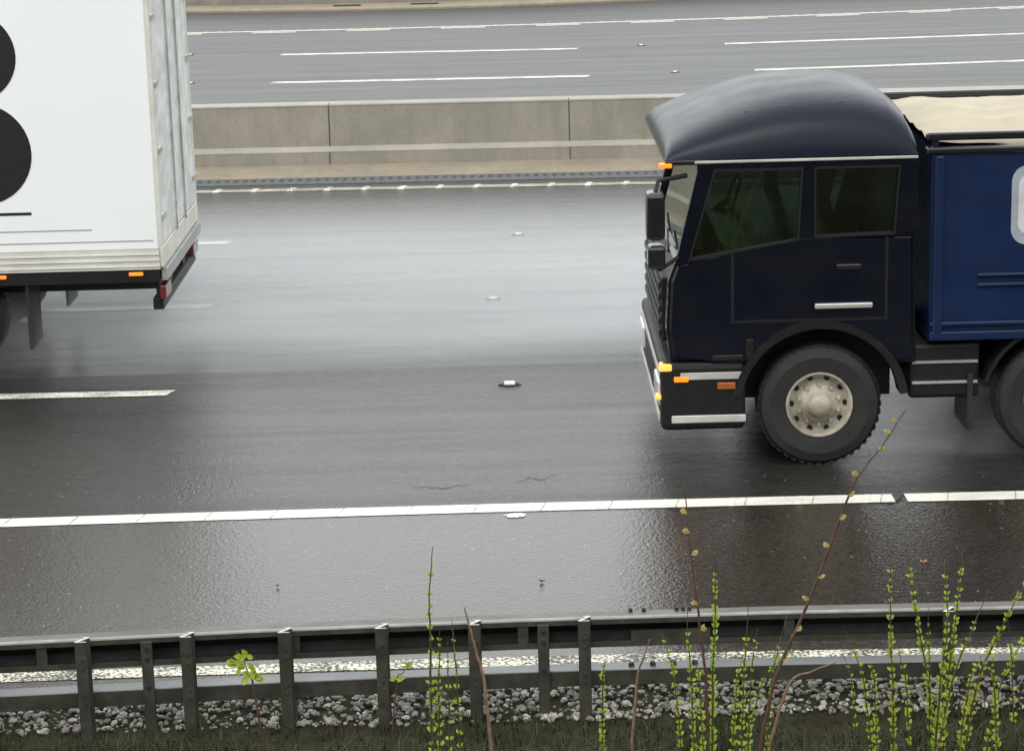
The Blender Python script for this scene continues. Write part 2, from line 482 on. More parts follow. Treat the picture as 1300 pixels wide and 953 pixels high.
def scrap(px, py, label, mat, sz):
    c = at_z(px, py, .006); bm = BM(); n = 9; r_ = random.Random(px)
    top = [bm.verts.new((sz*r_.uniform(.6, 1)*math.cos(2*PI*k/n), sz*.7*r_.uniform(.5, 1)*math.sin(2*PI*k/n), .004+r_.uniform(0, .016))) for k in range(n)]
    m_ = bm.verts.new((0, 0, .004)); b_ = bm.verts.new((0, 0, -.002))
    for k in range(n): bm.faces.new((top[k], top[(k+1) % n], m_)); bm.faces.new((top[(k+1) % n], top[k], b_))
    tag(link('dead_leaf', bm, mat, loc=c), label, 'leaf', 'scraps lying on the hard shoulder')
scrap(1172, 714, 'curled orange brown dead leaf lying on the hard shoulder at the right', M['debris'], .032)
scrap(688, 738, 'small black scrap lying on the pale wet middle of the hard shoulder', M['iron'], .024)
scrap(352, 744, 'tiny brown scrap on the hard shoulder at the left end of the pale sheen', M['debris'], .014)

# ------------------------------------------------------------------ central concrete barrier, channel and slot drain
cb = empty('central_barrier', (0, L_bar.y(0), 0), 'long grey brown concrete step barrier along the central reservation', 'barrier')
def child(name, bm, mat, par, smooth=False):
    o = link(name, bm, mat, par, smooth); o.matrix_parent_inverse = Matrix.Translation(par.location).inverted(); return o
bm = BM()
sweep(bm, [(0, -.05), (.015, .215), (.30, .215), (.30, -.05)], L_bar, FX0, FX1)
sweep(bm, [(.135, .285), (.165, .855), (.47, .855), (.50, .285)], L_bar, FX0, FX1)
child('wall_face', bm, M['concrete'], cb)
bm = BM()
sweep(bm, [(.012, .217), (.012, .232), (.132, .288), (.30, .288), (.30, .217)], L_bar, FX0, FX1)
child('ledge', bm, M['concrete_lit'], cb)  # ledge and coping coloured paler for the light their tops catch
bm = BM()
sweep(bm, [(.158, .857), (.158, .872), (.175, .886), (.46, .886), (.477, .872), (.477, .857)], L_bar, FX0, FX1)
child('coping', bm, M['concrete_lit'], cb)
jx = at_y(416, 130, L_bar.y(0)+.14).x
jp = at_y(722, 125, L_bar.y(0)+.14).x - jx
for i in range(-9, 10):
    X = jx + i*jp
    if abs(X) > 32: continue
    bm = BM(); y = L_bar.y(X)
    vs = box(bm, X-.006, X+.006, y+.140, y+.20, .289, .89)
    for v in vs:
        if v.co.y < y+.17: v.co.y = y + .129 + (v.co.z-.289)/.57*.030
    vs = box(bm, X-.004, X+.004, y-.003, y+.05, .03, .2165)
    child('joint', bm, M['iron'], cb)

bm = BM(); sweep(bm, [(0.001, .05), (-1.0, .022), (-1.0, -.1), (0.001, -.1)], L_bar, FX0, FX1)
tag(link('concrete_channel', bm, M['channel']), kind='structure')
# slot drain: a row of open slots in a dark cast strip
sd = empty('slot_drain', (0, L_bar.y(0)-1.3, 0), 'long slotted drain strip of dark cast units in front of the central concrete barrier', 'drain')
bm = BM(); sweep(bm, [(-1.0, .018), (-1.46, .010), (-1.46, -.05), (-1.0, -.05)], L_bar, FX0, FX1)
child('strip', bm, plain('drain_cast', (.085, .09, .093), .55), sd)
bm = BM()
x = -15.0
while x < 15:
    if int((x+40)/7.7) % 5 != 3 or True:
        y = L_bar.y(x)
        box(bm, x, x+.055, y-1.24, y-1.05, .012, .0185)
    x += .125
child('slots', bm, plain('drain_void', (.035, .04, .047), .6), sd)['kind'] = 'stuff'

# ------------------------------------------------------------------ far barrier
fb = empty('far_barrier', (0, L_farch.y(0)+1.5, 0), 'brownish concrete barrier along the far side of the motorway', 'barrier')
bm = BM(); sweep(bm, [(1.2, -.05), (1.23, .22), (1.36, .29), (1.40, .86), (1.7, .86), (1.75, -.05)], L_farch, FX0, FX1)
child('wall_face', bm, M['farwall'], fb)
for px in (383, 590, 797):
    X = px_x(px, 10); y = L_farch.y(X); bm = BM()
    vs = box(bm, X-.02, X+.02, y+1.195, y+1.26, -.02, .4)
    for v in vs:
        if v.co.z > .2: v.co.y += .12
    child('joint', bm, M['iron'], fb)
bm = BM(); sweep(bm, [(1.2, .09), (0.04, .085), (0, .05), (0, -.05), (1.2, -.05)], L_farch, FX0, FX1)
tag(link('far_kerb', bm, M['channel']), kind='structure')
for i, (xa, xb, yy) in enumerate(((423, 457, 13.2), (521, 556, 11.2))):
    Xa, Xb = px_x(xa, yy), px_x(xb, yy); y = L_farch.y((Xa+Xb)/2)
    bm = BM()
    box(bm, Xa, Xb, y+.42, y+.75, .086, .098)
    for k in range(9):
        xx = Xa + (Xb-Xa)*(k+.2)/9
        box(bm, xx, xx+(Xb-Xa)*.05, y+.45, y+.72, .0975, .104)
    tag(link('gully_grating', bm, M['iron']), ['dark gully grating in the far kerb, the one nearer the white trailer',
        'dark gully grating in the far kerb, the one farther from the white trailer'][i], 'drain grating', 'gully gratings in the far kerb')

# ------------------------------------------------------------------ road studs
def stud(px, py, label, s=1.0):
    s *= .55
    c = at_z(px, py, 0)
    t = empty('road_stud', c, label, 'road stud', 'reflective road studs between the lanes')
    bm = BM()
    box(bm, -.125*s, .125*s, -.075*s, .075*s, .001, .018*s, .008*s, 2)
    tube(bm, [(-.19*s, -.02, .005), (-.11*s, -.02, .012)], [.004, .02*s], 6); tube(bm, [(.11*s, -.02, .012), (.19*s, -.02, .005)], [.02*s, .004], 6)
    link('housing', bm, M['iron'], t)
    bm = BM(); box(bm, -.085*s, .085*s, -.075*s, .075*s, .014*s, .05*s, .008*s, 2)
    link('reflector', bm, M['white_reflector'], t)
stud(647, 488.5, 'nearest white road stud, in its dark housing, ahead of the dark blue lorry')
stud(626, 379.5, 'small white road stud in the pale spray, middle one of three before the barrier', .8)
stud(658, 298, 'white road stud of the near carriageway closest to the concrete barrier', .75)
stud(857, 92, 'white road stud beyond the barrier, closest above the dark lorry roof', .8)
stud(814, 58, 'white road stud in the gap between the farthest row of long dashes', .8)
stud(242, 106, 'faint road stud beside the white trailer, in line with the nearer far dashes', .8)
stud(241, 70, 'faint road stud beside the white trailer, in line with the farthest dashes', .8)

# ------------------------------------------------------------------ roadside safety fence
TOPZ, FY = .58, 12.42
L_rail = Line([(0, 816), (510, 792), (1300, 769.8)], TOPZ)
gf = empty('safety_fence', (0, FY, 0), 'weathered galvanised double rail safety fence along the verge', 'guard rail')
def beam(name, z, h, deep, lip, mat_top, mat_in, x0=-24, x1=24):
    t = .006
    bm = BM()   # channel section open towards the verge
    sweep(bm, [(.016, z), (deep*.85, z), (deep, z-.02), (deep, z-.022), (deep*.85, z-t), (.016, z-t)], L_rail, x0, x1)
    child(name, bm, mat_top, gf, False)
    bm = BM(); sweep(bm, [(0, z-.013), (.003, z-.004), (.0157, z+.0005), (.0157, z-t), (t, z-.013)], L_rail, x0, x1)
    child('beam_edge', bm, M['steel_lit_edge'], gf, False)  # highlight on the rounded edge put in as a paler strip
    bm = BM()
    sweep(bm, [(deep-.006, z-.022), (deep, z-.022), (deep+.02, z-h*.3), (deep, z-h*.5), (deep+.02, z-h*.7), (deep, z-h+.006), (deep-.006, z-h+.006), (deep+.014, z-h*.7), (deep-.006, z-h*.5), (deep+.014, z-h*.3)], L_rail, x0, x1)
    child('beam_web', bm, M['beam_in'], gf, False)  # near-black colour puts in the shade inside the open beam
    bm = BM()
    sweep(bm, [(.001, z-lip), (.001, z-.0105), (t, z-.0105), (t, z-lip)], L_rail, x0, x1)
    sweep(bm, [(0, z-h), (0, z-h+.033), (t, z-h+.033), (t, z-h+t), (deep, z-h+t), (deep, z-h)], L_rail, x0, x1)
    child(name, bm, mat_in, gf, False)
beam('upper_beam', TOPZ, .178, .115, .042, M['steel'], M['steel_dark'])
# lower beam: a closed box section with a flat pale top
lowz = TOPZ - .318
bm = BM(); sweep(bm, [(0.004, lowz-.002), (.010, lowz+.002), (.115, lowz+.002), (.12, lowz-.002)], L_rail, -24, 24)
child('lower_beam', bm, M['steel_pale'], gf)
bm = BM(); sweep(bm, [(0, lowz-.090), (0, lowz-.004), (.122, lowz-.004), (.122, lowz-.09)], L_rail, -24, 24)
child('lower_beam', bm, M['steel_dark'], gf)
# splice plates and bolts
def bolts(pts, z, r=.017, dy=.06):
    for px, py in pts:
        X = at_z(px, py, z).x; bm = BM()
        bmesh.ops.create_cone(bm, cap_ends=True, segments=6, radius1=r, radius2=r*.8, depth=.022, matrix=Matrix.Translation((X, L_rail.y(X)+dy, z+.011)))
        child('bolt', bm, M['iron'], gf)
bolts([(801, 780), (818, 779), (860, 779), (868, 778), (876, 778)], TOPZ, .014, .07)
bolts([(801, 840), (828, 839), (854, 838), (881, 837)], lowz+.002, .02, .05)
Xa, Xb = at_z(800, 800, .45).x, at_z(900, 800, .45).x
bm = BM(); y = L_rail.y((Xa+Xb)/2)
box(bm, Xa, Xb, y+.004+.02, y+.04, TOPZ-.165, TOPZ-.095)
child('splice_plate', bm, M['steel_dark'], gf)
def post(px, kind, top=None):
    z = TOPZ + (.0 if top is None else top)
    Xp = at_z(px, 800, TOPZ).x
    y = L_rail.y(Xp)
    if kind == 'z':             # Z section, its cut top edge bright
        w, d, t = .072, .085, .007
        P = [(-w/2, -d), (w/2, -d), (w/2, -d+t), (-w/2+.022, -d+t), (w/2, -.012), (w/2, -.004), (-w/2, -.004), (-w/2, -.012), (w/2-.022, -.012), (-w/2, -d+t*1.6)]
        P = [(-w/2, -d), (w/2-.008, -d), (w/2-.008, -d+t), (-w/2+.018, -d+t), (w/2, -.016), (w/2, -.006), (-w/2+.03, -.006), (-w/2+.03, -.013), (w/2-.02, -.013), (-w/2, -d+t)]
        bm = BM(); n = len(P); h = z + .012
        a = [bm.verts.new((Xp+x, y+yy, -.25)) for x, yy in P]; b = [bm.verts.new((Xp+x, y+yy, h-.003)) for x, yy in P]
        for i in range(n): bm.faces.new((a[i], a[(i+1) % n], b[(i+1) % n], b[i]))
        o = child('post', bm, M['steel_dark'], gf)
        bm = BM(); b = [bm.verts.new((Xp+x, y+yy, h)) for x, yy in P]; bm.faces.new(b)
        c = [bm.verts.new((Xp+x, y+yy, h-.0028)) for x, yy in P]
        for i in range(n): bm.faces.new((b[i], b[(i+1) % n], c[(i+1) % n], c[i]))
        link('cut_edge', bm, M['steel_edge'], o)
        for zz in (z-.09, z-.14, z-.30, z-.35):
            bm = BM(); bmesh.ops.create_cone(bm, cap_ends=True, segments=8, radius1=.009, radius2=.007, depth=.012, matrix=Matrix.Translation((Xp, y-d-.005, zz)) @ Matrix.Rotation(PI/2, 4, 'X'))
            link('bolt', bm, M['steel_dark'], o)
    elif kind == 'flat':
        bm = BM(); box(bm, Xp-.032, Xp+.032, y-.02, y-.004, -.25, z-.03, .003, 1)
        box(bm, Xp-.032, Xp-.026, y-.004, y+.06, z-.17, z-.045)
        o = child('post', bm, M['steel_dark'], gf)
        for zz in (z-.07, z-.13, z-.30):
            bm = BM(); bmesh.ops.create_cone(bm, cap_ends=True, segments=8, radius1=.012, radius2=.010, depth=.014, matrix=Matrix.Translation((Xp, y-.027, zz)) @ Matrix.Rotation(PI/2, 4, 'X'))
            link('bolt', bm, M['iron'], o)
    else:                       # short strut inside the open beam
        bm = BM(); box(bm, Xp-.030, Xp+.030, y+.012, y+.022, z-.172, z-.04, .002, 1)
        child('strut', bm, M['steel_dark'], gf)
for px in (111, 240, 362, 484, 602, 743, 1218, 1340, 1462): post(px, 'z')
for px in (-12, -134): post(px, 'z')
for px in (188, 690): post(px, 'flat')
for px in (58, 372, 664, 1011, 1400): post(px, 'strut')

# ------------------------------------------------------------------ verge: gravel and grass
bm = BM()
rnd = random.Random(3)
def stone(bm, c, s):
    ax = [Vector((rnd.uniform(.7, 1.3)*s, 0, 0)), Vector((0, rnd.uniform(.7, 1.2)*s, 0)), Vector((0, 0, rnd.uniform(.45, .8)*s))]
    rot = Matrix.Rotation(rnd.uniform(0, 6.28), 3, 'Z') @ Matrix.Rotation(rnd.uniform(-.5, .5), 3, 'X')
    vs = []
    for u in range(4):
        for k in range(5):
            th = [.35, 1.1, 1.9, 2.8][u]; ph = 2*PI*(k+.5*(u % 2))/5 + rnd.uniform(-.3, .3); r = rnd.uniform(.82, 1.1)
            p = ax[0]*math.sin(th)*math.cos(ph)*r + ax[1]*math.sin(th)*math.sin(ph)*r + ax[2]*math.cos(th)
            vs.append(bm.verts.new(c + rot @ p))
    for u in range(3):
        for k in range(5): bm.faces.new((vs[u*5+k], vs[u*5+(k+1) % 5], vs[(u+1)*5+(k+1) % 5], vs[(u+1)*5+k]))
    bm.faces.new(vs[:5]); bm.faces.new(vs[15:])
for i in range(6500):
    y = 12.96 - .62*rnd.random()**1.15
    stone(bm, Vector((rnd.uniform(-6, 6), y, rnd.uniform(0, .02))), rnd.choice((rnd.uniform(.006, .013), rnd.uniform(.010, .020), rnd.uniform(.014, .030))))
gm, nt, b = new_mat('mixed_gravel')
g = N(nt, 'ShaderNodeNewGeometry')
L(nt, ramp(nt, g.outputs['Random Per Island'], [(0, (.10, .09, .08)), (.5, (.24, .22, .19)), (.85, (.36, .33, .29)), (1, (.5, .48, .44))]), b.inputs['Base Color'])
b.inputs['Roughness'].default_value = .45
tag(link('gravel', bm, gm), 'pale wet gravel strip under the safety fence', 'gravel', kind='stuff')

def blade(bm, p, h, lean, w):
    a = rnd.uniform(0, 2*PI); d = Vector((math.cos(a), math.sin(a), 0)); n = Vector((-d.y, d.x, 0))*w
    q = [p - n, p + n, p + d*lean*.35*h + n*.8 + Vector((0, 0, h*.6)), p + d*lean*.35*h - n*.8 + Vector((0, 0, h*.6)), p + d*lean*h + Vector((0, 0, h*(1-.3*lean)))]
    v = [bm.verts.new(t) for t in q]
    bm.faces.new((v[0], v[1], v[2], v[3])); bm.faces.new((v[3], v[2], v[4]))
def bank_z(y):
    pr = [(12.93, -.02), (12.0, .0), (11.6, .06), (10.5, .36), (6, 1.6)]
    for (ya, za), (yb, zb) in zip(pr, pr[1:]):
        if yb <= y <= ya: return za + (zb-za)*(ya-y)/(ya-yb)
    return 0
bm = BM()
for i in range(30000):
    y = 12.50 - 3.0*rnd.random()**1.15
    X = rnd.uniform(-6, 6)
    if y > 12.3 and rnd.random() < .6: continue
    cl = .5+.5*math.sin(X*3.1+y*2)*math.sin(X*1.3-y*4.7)
    if rnd.random() < .35*(1-cl): continue
    h = rnd.uniform(.06, .21)*(1.0 if y < 11.9 else .6)*(.55+.7*cl)
    blade(bm, Vector((X, y, bank_z(y)-.01 + (0 if y > 10 else -.05))), h, rnd.uniform(.2, 1.1), rnd.uniform(.002, .0045))
tag(link('grass', bm, M['grass']), 'short dark green verge grass', 'grass', kind='stuff')

# ------------------------------------------------------------------ plants in front of the fence
def leaf(bm, p, d, n, l, w):
    d = d.normalized(); s = d.cross(n).normalized(); n = s.cross(d)
    prof = [(0, .12), (.25, .75), (.55, 1.0), (.8, .65), (1, .05)]
    rows = []
    for t, k in prof:
        c = p + d*l*t - n*l*.18*t*t
        rows.append((bm.verts.new(c - s*w*k*.5 + n*w*.16*k), bm.verts.new(c), bm.verts.new(c + s*w*k*.5 + n*w*.16*k)))
    for A, B in zip(rows, rows[1:]):
        bm.faces.new((A[0], A[1], B[1], B[0])); bm.faces.new((A[1], A[2], B[2], B[1]))
def catmull(pts, n=6):
    P = [pts[0]] + list(pts) + [pts[-1]]; out = []
    for i in range(1, len(P)-2):
        for k in range(n):
            t = k/n; a, b, c, d = P[i-1], P[i], P[i+1], P[i+2]
            out.append(.5*((2*b) + (c-a)*t + (2*a-5*b+4*c-d)*t*t + (3*b-a-3*c+d)*t**3))
    out.append(P[-2]); return out
def stem_pts(px, Y, dy=.0):
    """points of a stem from its measured pixels, its foot continued down into the bank"""
    P = []
    for i, (x, y) in enumerate(px):
        P.append(at_y(x, y, Y + dy*i/max(1, len(px)-1)))
    foot = P[0] + (P[0]-P[1]).normalized()*.12
    g = bank_z(Y) - .03
    base = Vector((foot.x + (P[0].x-P[1].x)*.3, Y, min(g, P[0].z-.05)))
    return catmull([base] + P, 7)
def shoot(root, px, Y, r=.0045, leaves=(.0, 1.0, .052), ll=.034, mat='leaf', stem='stemgreen', nm='shoot'):
    P = stem_pts(px, Y, rnd.uniform(-.1, .1))
    n = len(P); inv = Matrix.Translation(root.location).inverted()
    wob = [p + Vector((rnd.uniform(-1, 1)*.0025, rnd.uniform(-1, 1)*.0025, 0)) for p in P]
    bm = BM(); tube(bm, wob, [max(.0016, 1.25*r*(1-.74*i/(n-1))) for i in range(n)], 6)
    s = link(nm, bm, M[stem], root, True); s.matrix_parent_inverse = inv
    if leaves:
        t0, t1, gap = leaves
        bm = BM(); acc = 0; a0 = rnd.uniform(0, PI)
        tot = sum((b-a).length for a, b in zip(wob, wob[1:]))
        run = 0; nxt = tot*t0
        for a, b in zip(wob, wob[1:]):
            seg = (b-a).length
            while nxt <= run+seg and nxt <= tot*t1:
                p = a.lerp(b, (nxt-run)/seg); f = nxt/tot
                d = (b-a).normalized()
                for q in range(2):
                    ang = a0 + PI*q + rnd.uniform(-.5, .5)
                    out = Vector((math.cos(ang), math.sin(ang)*.8, 0))
                    for k in range(rnd.choice((2, 3, 4)) if f < .8 else 2):
                        dd = (out*rnd.uniform(.35, 1.0) + d*rnd.uniform(.5, 1.1) + Vector((rnd.uniform(-.3, .3), rnd.uniform(-.3, .3), rnd.uniform(-.1, .3)))).normalized()
                        sc = rnd.uniform(.55, 1.2)*ll*(1.0 - .45*max(0, f-.3))
                        leaf(bm, p, dd, Vector((rnd.uniform(-.5, .5), -1, rnd.uniform(.2, 1))).normalized(), sc, sc*.52)
                a0 += PI/2 + rnd.uniform(-.3, .3); nxt += gap*rnd.uniform(.35, 1.25)
            run += seg
        link('leaves', bm, M[mat], s)
    return s, wob
def plant(name, label, cat, x, Y, group=None):
    p = at_y(x, 900, Y)
    return empty(name, (p.x, Y, bank_z(Y)), label, cat, group)

YA = 11.35
A = plant('young_shrub', 'small slender shrub of upright lime green shoots standing alone before the middle of the fence', 'shrub', 556, YA)
shoot(A, [(547, 866), (546, 800), (545, 755), (549.5, 694)], YA, .006, (.12, .97, .068), .032)
shoot(A, [(557, 866), (558, 830), (558, 800)], YA+.06, .004, (.05, .95, .05), .030)
shoot(A, [(569, 866), (569, 840), (568, 815)], YA-.05, .0035, (.05, .9, .075), .026)
shoot(A, [(580, 866), (576, 815), (574, 785)], YA+.1, .0045, (.05, .92, .065), .032)
B = plant('young_shrub', 'bushy lime green shrub growing between the two tall budding twigs', 'shrub', 930, YA)
for px, r, lv, ll in (
    ([(857, 866), (848, 830), (842, 806)], .0035, (.05, .95, .045), .028),
    ([(878, 866), (873, 810), (873, 765)], .004, (.05, .82, .042), .028),
    ([(905, 866), (908, 780), (907, 700)], .0055, (.05, .9, .036), .033),
    ([(944, 866), (949, 790), (951, 735)], .004, (.05, .7, .042), .027),
    ([(953, 866), (958, 820), (961, 797)], .0035, (.05, .95, .05), .026),
    ([(980, 866), (990, 815), (999, 782)], .004, (.05, .8, .048), .028),
    ([(888, 866), (884, 845), (880, 830)], .003, (.05, .9, .05), .030),
    ([(968, 866), (1000, 830), (1008, 800)], .003, (.05, .95, .05), .026),
    ([(935, 870), (938, 850), (942, 838)], .003, (.0, .95, .035), .028)):
    shoot(B, px, YA + rnd.uniform(-.2, .2), r, lv, ll)
C = plant('young_shrub', 'wide lime green shrub of many upright shoots at the right end of the fence', 'shrub', 1200, YA)
for px, r, lv, ll in (
    ([(1133, 866), (1130, 790), (1131, 722)], .0055, (.05, .99, .044), .034),
    ([(1178, 866), (1163, 780), (1150, 688)], .0055, (.05, .9, .050), .034),
    ([(1180, 866), (1179, 815), (1179, 770)], .0035, (.05, .9, .06), .028),
    ([(1194, 866), (1203, 790), (1199, 710)], .0055, (.05, .92, .042), .034),
    ([(1203, 866), (1214, 780), (1223, 696)], .0055, (.05, .9, .046), .033),
    ([(1208, 866), (1236, 795), (1256, 748)], .005, (.05, .85, .055), .032),
    ([(1240, 870), (1268, 805), (1302, 738)], .006, (.1, .98, .050), .036),
    ([(1270, 870), (1292, 825), (1308, 795)], .004, (.05, .95, .055), .032),
    ([(1286, 870), (1283, 820), (1279, 786)], .004, (.3, .9, .07), .030),
    ([(1097, 866), (1085, 830), (1073, 800)], .0035, (.05, .85, .055), .028),
    ([(1110, 870), (1108, 855), (1105, 842)], .003, (.0, .95, .035), .028),
    ([(1150, 868), (1144, 840), (1140, 815)], .0035, (.05, .95, .048), .030),
    ([(1230, 872), (1238, 850), (1246, 832)], .004, (.0, .98, .035), .034),
    ([(1082, 868), (1077, 850), (1072, 833)], .0025, (.4, .95, .05), .022),
    ([(1262, 872), (1258, 850), (1262, 835)], .004, (.0, .98, .035), .030)):
    shoot(C, px, YA + rnd.uniform(-.25, .2), r, lv, ll, 'leaf' if rnd.random() < .8 else 'leaf2')

def budding(label, px, buds, Y, r):
    t = plant('budding_twig', label, 'twig', px[0][0], Y)
    s, P = shoot(t, px, Y, r, None, stem='bark', nm='stem')
    inv = Matrix.Translation(t.location).inverted()
    for bx, by, side in buds:
        p = min(P, key=lambda q: (q - at_y(bx, by, Y)).length)
        # nearest place on the stem, the bud standing off to one side
        bm = BM(); d = Vector((side, -.2, .8)).normalized(); c = p + d*.010
        for k in range(6):
            dd = (d + Vector((rnd.uniform(-.45, .45), rnd.uniform(-.5, .5), rnd.uniform(-.3, .3)))).normalized()
            leaf(bm, c - d*.006, dd, Vector((rnd.uniform(-1, 1), -1, .3)).normalized(), rnd.uniform(.024, .038), .018)
        bmesh.ops.create_icosphere(bm, subdivisions=1, radius=.009, matrix=Matrix.Translation(c) @ Matrix.Scale(1.4, 4, d))
        link('bud', bm, M['bud'], s)
    return t
budding('tall slanting reddish twig with pale yellow buds, the taller of two, leaning right', [(982, 868), (1022, 775), (1058, 682), (1085, 612), (1120, 565), (1150, 520)],
        [(1139, 533, -1), (1127, 552, -1), (1124, 582, 1), (1095, 605, -1), (1090, 634, 1), (1067, 661, 1), (1049, 690, -1), (1049, 731, 1), (1019, 765, -1), (1019, 797, 1), (997, 838, 1)], 11.0, .0085)
budding('upright reddish twig with a few pale buds, the shorter of two, nearer the lorry front', [(896, 868), (889, 800), (880, 725), (873, 660), (868, 616)],
        [(871, 658, -1), (871, 682, -1), (883, 708, 1), (878, 769, -1), (894, 796, 1), (888, 852, -1)], 11.05, .007)

t = plant('bare_twig', 'curved bare brown twig rising beside a fence post at the middle of the rail', 'twig', 610, 11.5)
shoot(t, [(615, 868), (604, 825), (596, 795), (592, 780), (590, 770)], 11.5, .0075, None, stem='tan', nm='stem')
t = plant('bare_twig', 'short straight bare brown twig leaning right beneath the bolted rail joint', 'twig', 812, 11.5)
shoot(t, [(808, 868), (817, 835), (825, 811)], 11.5, .007, None, stem='tan', nm='stem')
t = plant('bare_twig', 'dry tan twig lying nearly flat beside the foot of the tall budding twig', 'twig', 1030, 11.4)
shoot(t, [(1000, 872), (1030, 852), (1062, 840)], 11.4, .008, None, stem='tan', nm='stem')
t = plant('seedling', 'small seedling with broad crinkled lime leaves at the left of the fence', 'seedling', 316, 11.4)
s, P = shoot(t, [(322, 872), (314, 852), (306, 832), (299, 826)], 11.4, .005, None, stem='bark', nm='stem')
bm = BM()
for px, py in ((308, 833), (313, 831), (300, 840), (297, 845), (303, 848), (318, 855), (323, 858), (315, 860), (327, 862), (320, 850)):
    c = at_y(px, py, 11.4)
    for k in range(3):
        leaf(bm, c, Vector((rnd.uniform(-1, 1), -.3, rnd.uniform(-.6, .8))), Vector((rnd.uniform(-.4, .4), -1, .5)), rnd.uniform(.035, .055), .03)
link('leaves', bm, M['leaf2'], s)
t = plant('seedling', 'tiny reddish stalk with one curled leaf, left of the slender shrub', 'seedling', 503, 11.4)
s, P = shoot(t, [(503, 870), (510, 855), (518, 847)], 11.4, .004, None, stem='bark', nm='stem')
bm = BM()
for px, py in ((518, 846), (503, 862), (508, 861)):
    for k in range(3): leaf(bm, at_y(px, py, 11.4), Vector((rnd.uniform(-1, 1), -.3, rnd.uniform(-.2, .7))), Vector((0, -1, .5)), .035, .02)
link('leaves', bm, M['leaf2'], s)
t = plant('seedling', 'single short leafy green shoot under the fence left of the bolted rail joint', 'seedling', 766, 11.4)
shoot(t, [(765, 870), (766, 855), (768, 838)], 11.4, .004, (.1, .95, .04), .03)

# ------------------------------------------------------------------ wheels
def wheel(name, parent, cx, cz, r, yout, width, rimr, mats=('rubber', 'rim')):
    """one road wheel, its outer face towards the camera at y = yout"""
    t = bpy.data.objects.new(name, None); COL.objects.link(t); t.parent = parent; t.location = (cx, yout, cz)
    bm = BM()
    lathe(bm, [(rimr*.98, .03), (rimr*1.04, .002), (r*.80, -.010), (r*.93, .004), (r*.985, .035), (r, .07), (r, width-.07), (r*.985, width-.035), (r*.93, width), (rimr, width-.02)], (0, 0, 0), 56)
    for k in range(44):           # tread blocks
        a = 2*PI*k/44
        vs = box(bm, -.018, .018, .012, .085, r*.98, r*.9992)
        bmesh.ops.rotate(bm, verts=vs, cent=(0, 0, 0), matrix=Matrix.Rotation(a, 3, 'Y'))
    link('tyre', bm, M[mats[0]], t, False)
    bm = BM()
    R1 = rimr
    lathe(bm, [(R1*1.0, .03), (R1*.97, .012), (R1*.90, .02), (R1*.87, .075), (R1*.74, .10), (R1*.60, .085), (R1*.50, .05), (R1*.36, .045), (R1*.34, .0), (R1*.28, -.03), (R1*.1, -.038), (0, -.038)], (0, 0, 0), 56)
    link('rim', bm, M[mats[1]], t, True)
    bm = BM()
    for k in range(10):
        a = 2*PI*k/10
        lathe(bm, [(0, -.002), (R1*.085, -.002), (R1*.085, .02), (0, .02)], (R1*.80*math.cos(a), .083, R1*.80*math.sin(a)), 14)
    link('hand_hole', bm, M['black'], t)['kind'] = 'stuff'
    bm = BM()
    for k in range(10):
        a = 2*PI*(k+.5)/10
        lathe(bm, [(0, -.03), (.014, -.03), (.016, .02), (0, .02)], (R1*.60*math.cos(a), .062, R1*.60*math.sin(a)), 6)
    link('wheel_nut', bm, M['rim'], t)['kind'] = 'stuff'
    return t
def copy_tree(o, parent, loc):
    c = o.copy(); COL.objects.link(c); c.parent = parent; c.location = loc
    for ch in list(o.children):
        d = ch.copy(); COL.objects.link(d); d.parent = c
    return c

# ------------------------------------------------------------------ the dark blue tipper lorry
YT = 17.31
XF = at_y(847, 470, YT).x
T = empty('tipper_lorry', (XF, YT, 0), 'dark navy blue tipper lorry with a cream sheeted load driving left in the near lane', 'lorry')
W = 2.45
def arc(cx, cz, r, a0, a1, n=14): return [(cx + r*math.cos(R(a0+(a1-a0)*i/n)), cz + r*math.sin(R(a0+(a1-a0)*i/n))) for i in range(n+1)]
AX1, AX2, AX3, AX4, AZ = 1.17, 3.0, 5.55, 6.90, .475
# lower cab with wheel arches
bm = BM()
pts = [(.03, .86), (.0, 1.10), (.02, 1.48), (.07, 1.615), (.40, 1.665), (.78, 1.735), (1.12, 1.785), (1.88, 1.80), (1.90, .80)]
pts += [(AX1+.535, .80)] + arc(AX1, AZ, .63, 33, 147, 16) + [(AX1-.535, .80), (.55, .86)]
prism(bm, pts, 0, W, bev=.035)
link('cab_body', bm, M['navy'], T, True)
for p in bpy.data.objects['cab_body'].data.polygons: p.use_smooth = False
# arch lip
outer, inner = arc(AX1, AZ, .675, 8, 172, 24), arc(AX1, AZ, .615, 172, 8, 24)
for ya, yb in ((-.025, .20), (W-.2, W+.025)):
    bm = BM(); prism(bm, outer + inner, ya, yb, bev=.008)
    link('wheel_arch', bm, M['blackgloss'], T)
# dark liner behind the arch
bm = BM(); box(bm, AX1-.60, AX1+.60, .42, W-.42, .45, 1.0); link('arch_liner', bm, M['black'], T)
# pillars, header and rear wall
bm = BM()
for y0, y1 in ((.02, .10), (W-.10, W-.02)):
    prism(bm, [(.07, 1.60), (.16, 1.60), (.36, 2.34), (.25, 2.34)], y0, y1)
    prism(bm, [(1.00, 1.76), (1.12, 1.78), (1.12, 2.34), (1.03, 2.34)], y0, y1)
    prism(bm, [(1.72, 1.79), (1.90, 1.80), (1.90, 2.34), (1.76, 2.34)], y0, y1)
    prism(bm, [(.24, 2.31), (1.90, 2.31), (1.90, 2.40), (.24, 2.40)], y0-.01, y1+.01)
prism(bm, [(.24, 2.31), (.34, 2.31), (.34, 2.40), (.24, 2.40)], .10, W-.10)
box(bm, 1.84, 1.90, .10, W-.10, 1.80, 2.38)
link('cab_frame', bm, M['navy'], T)
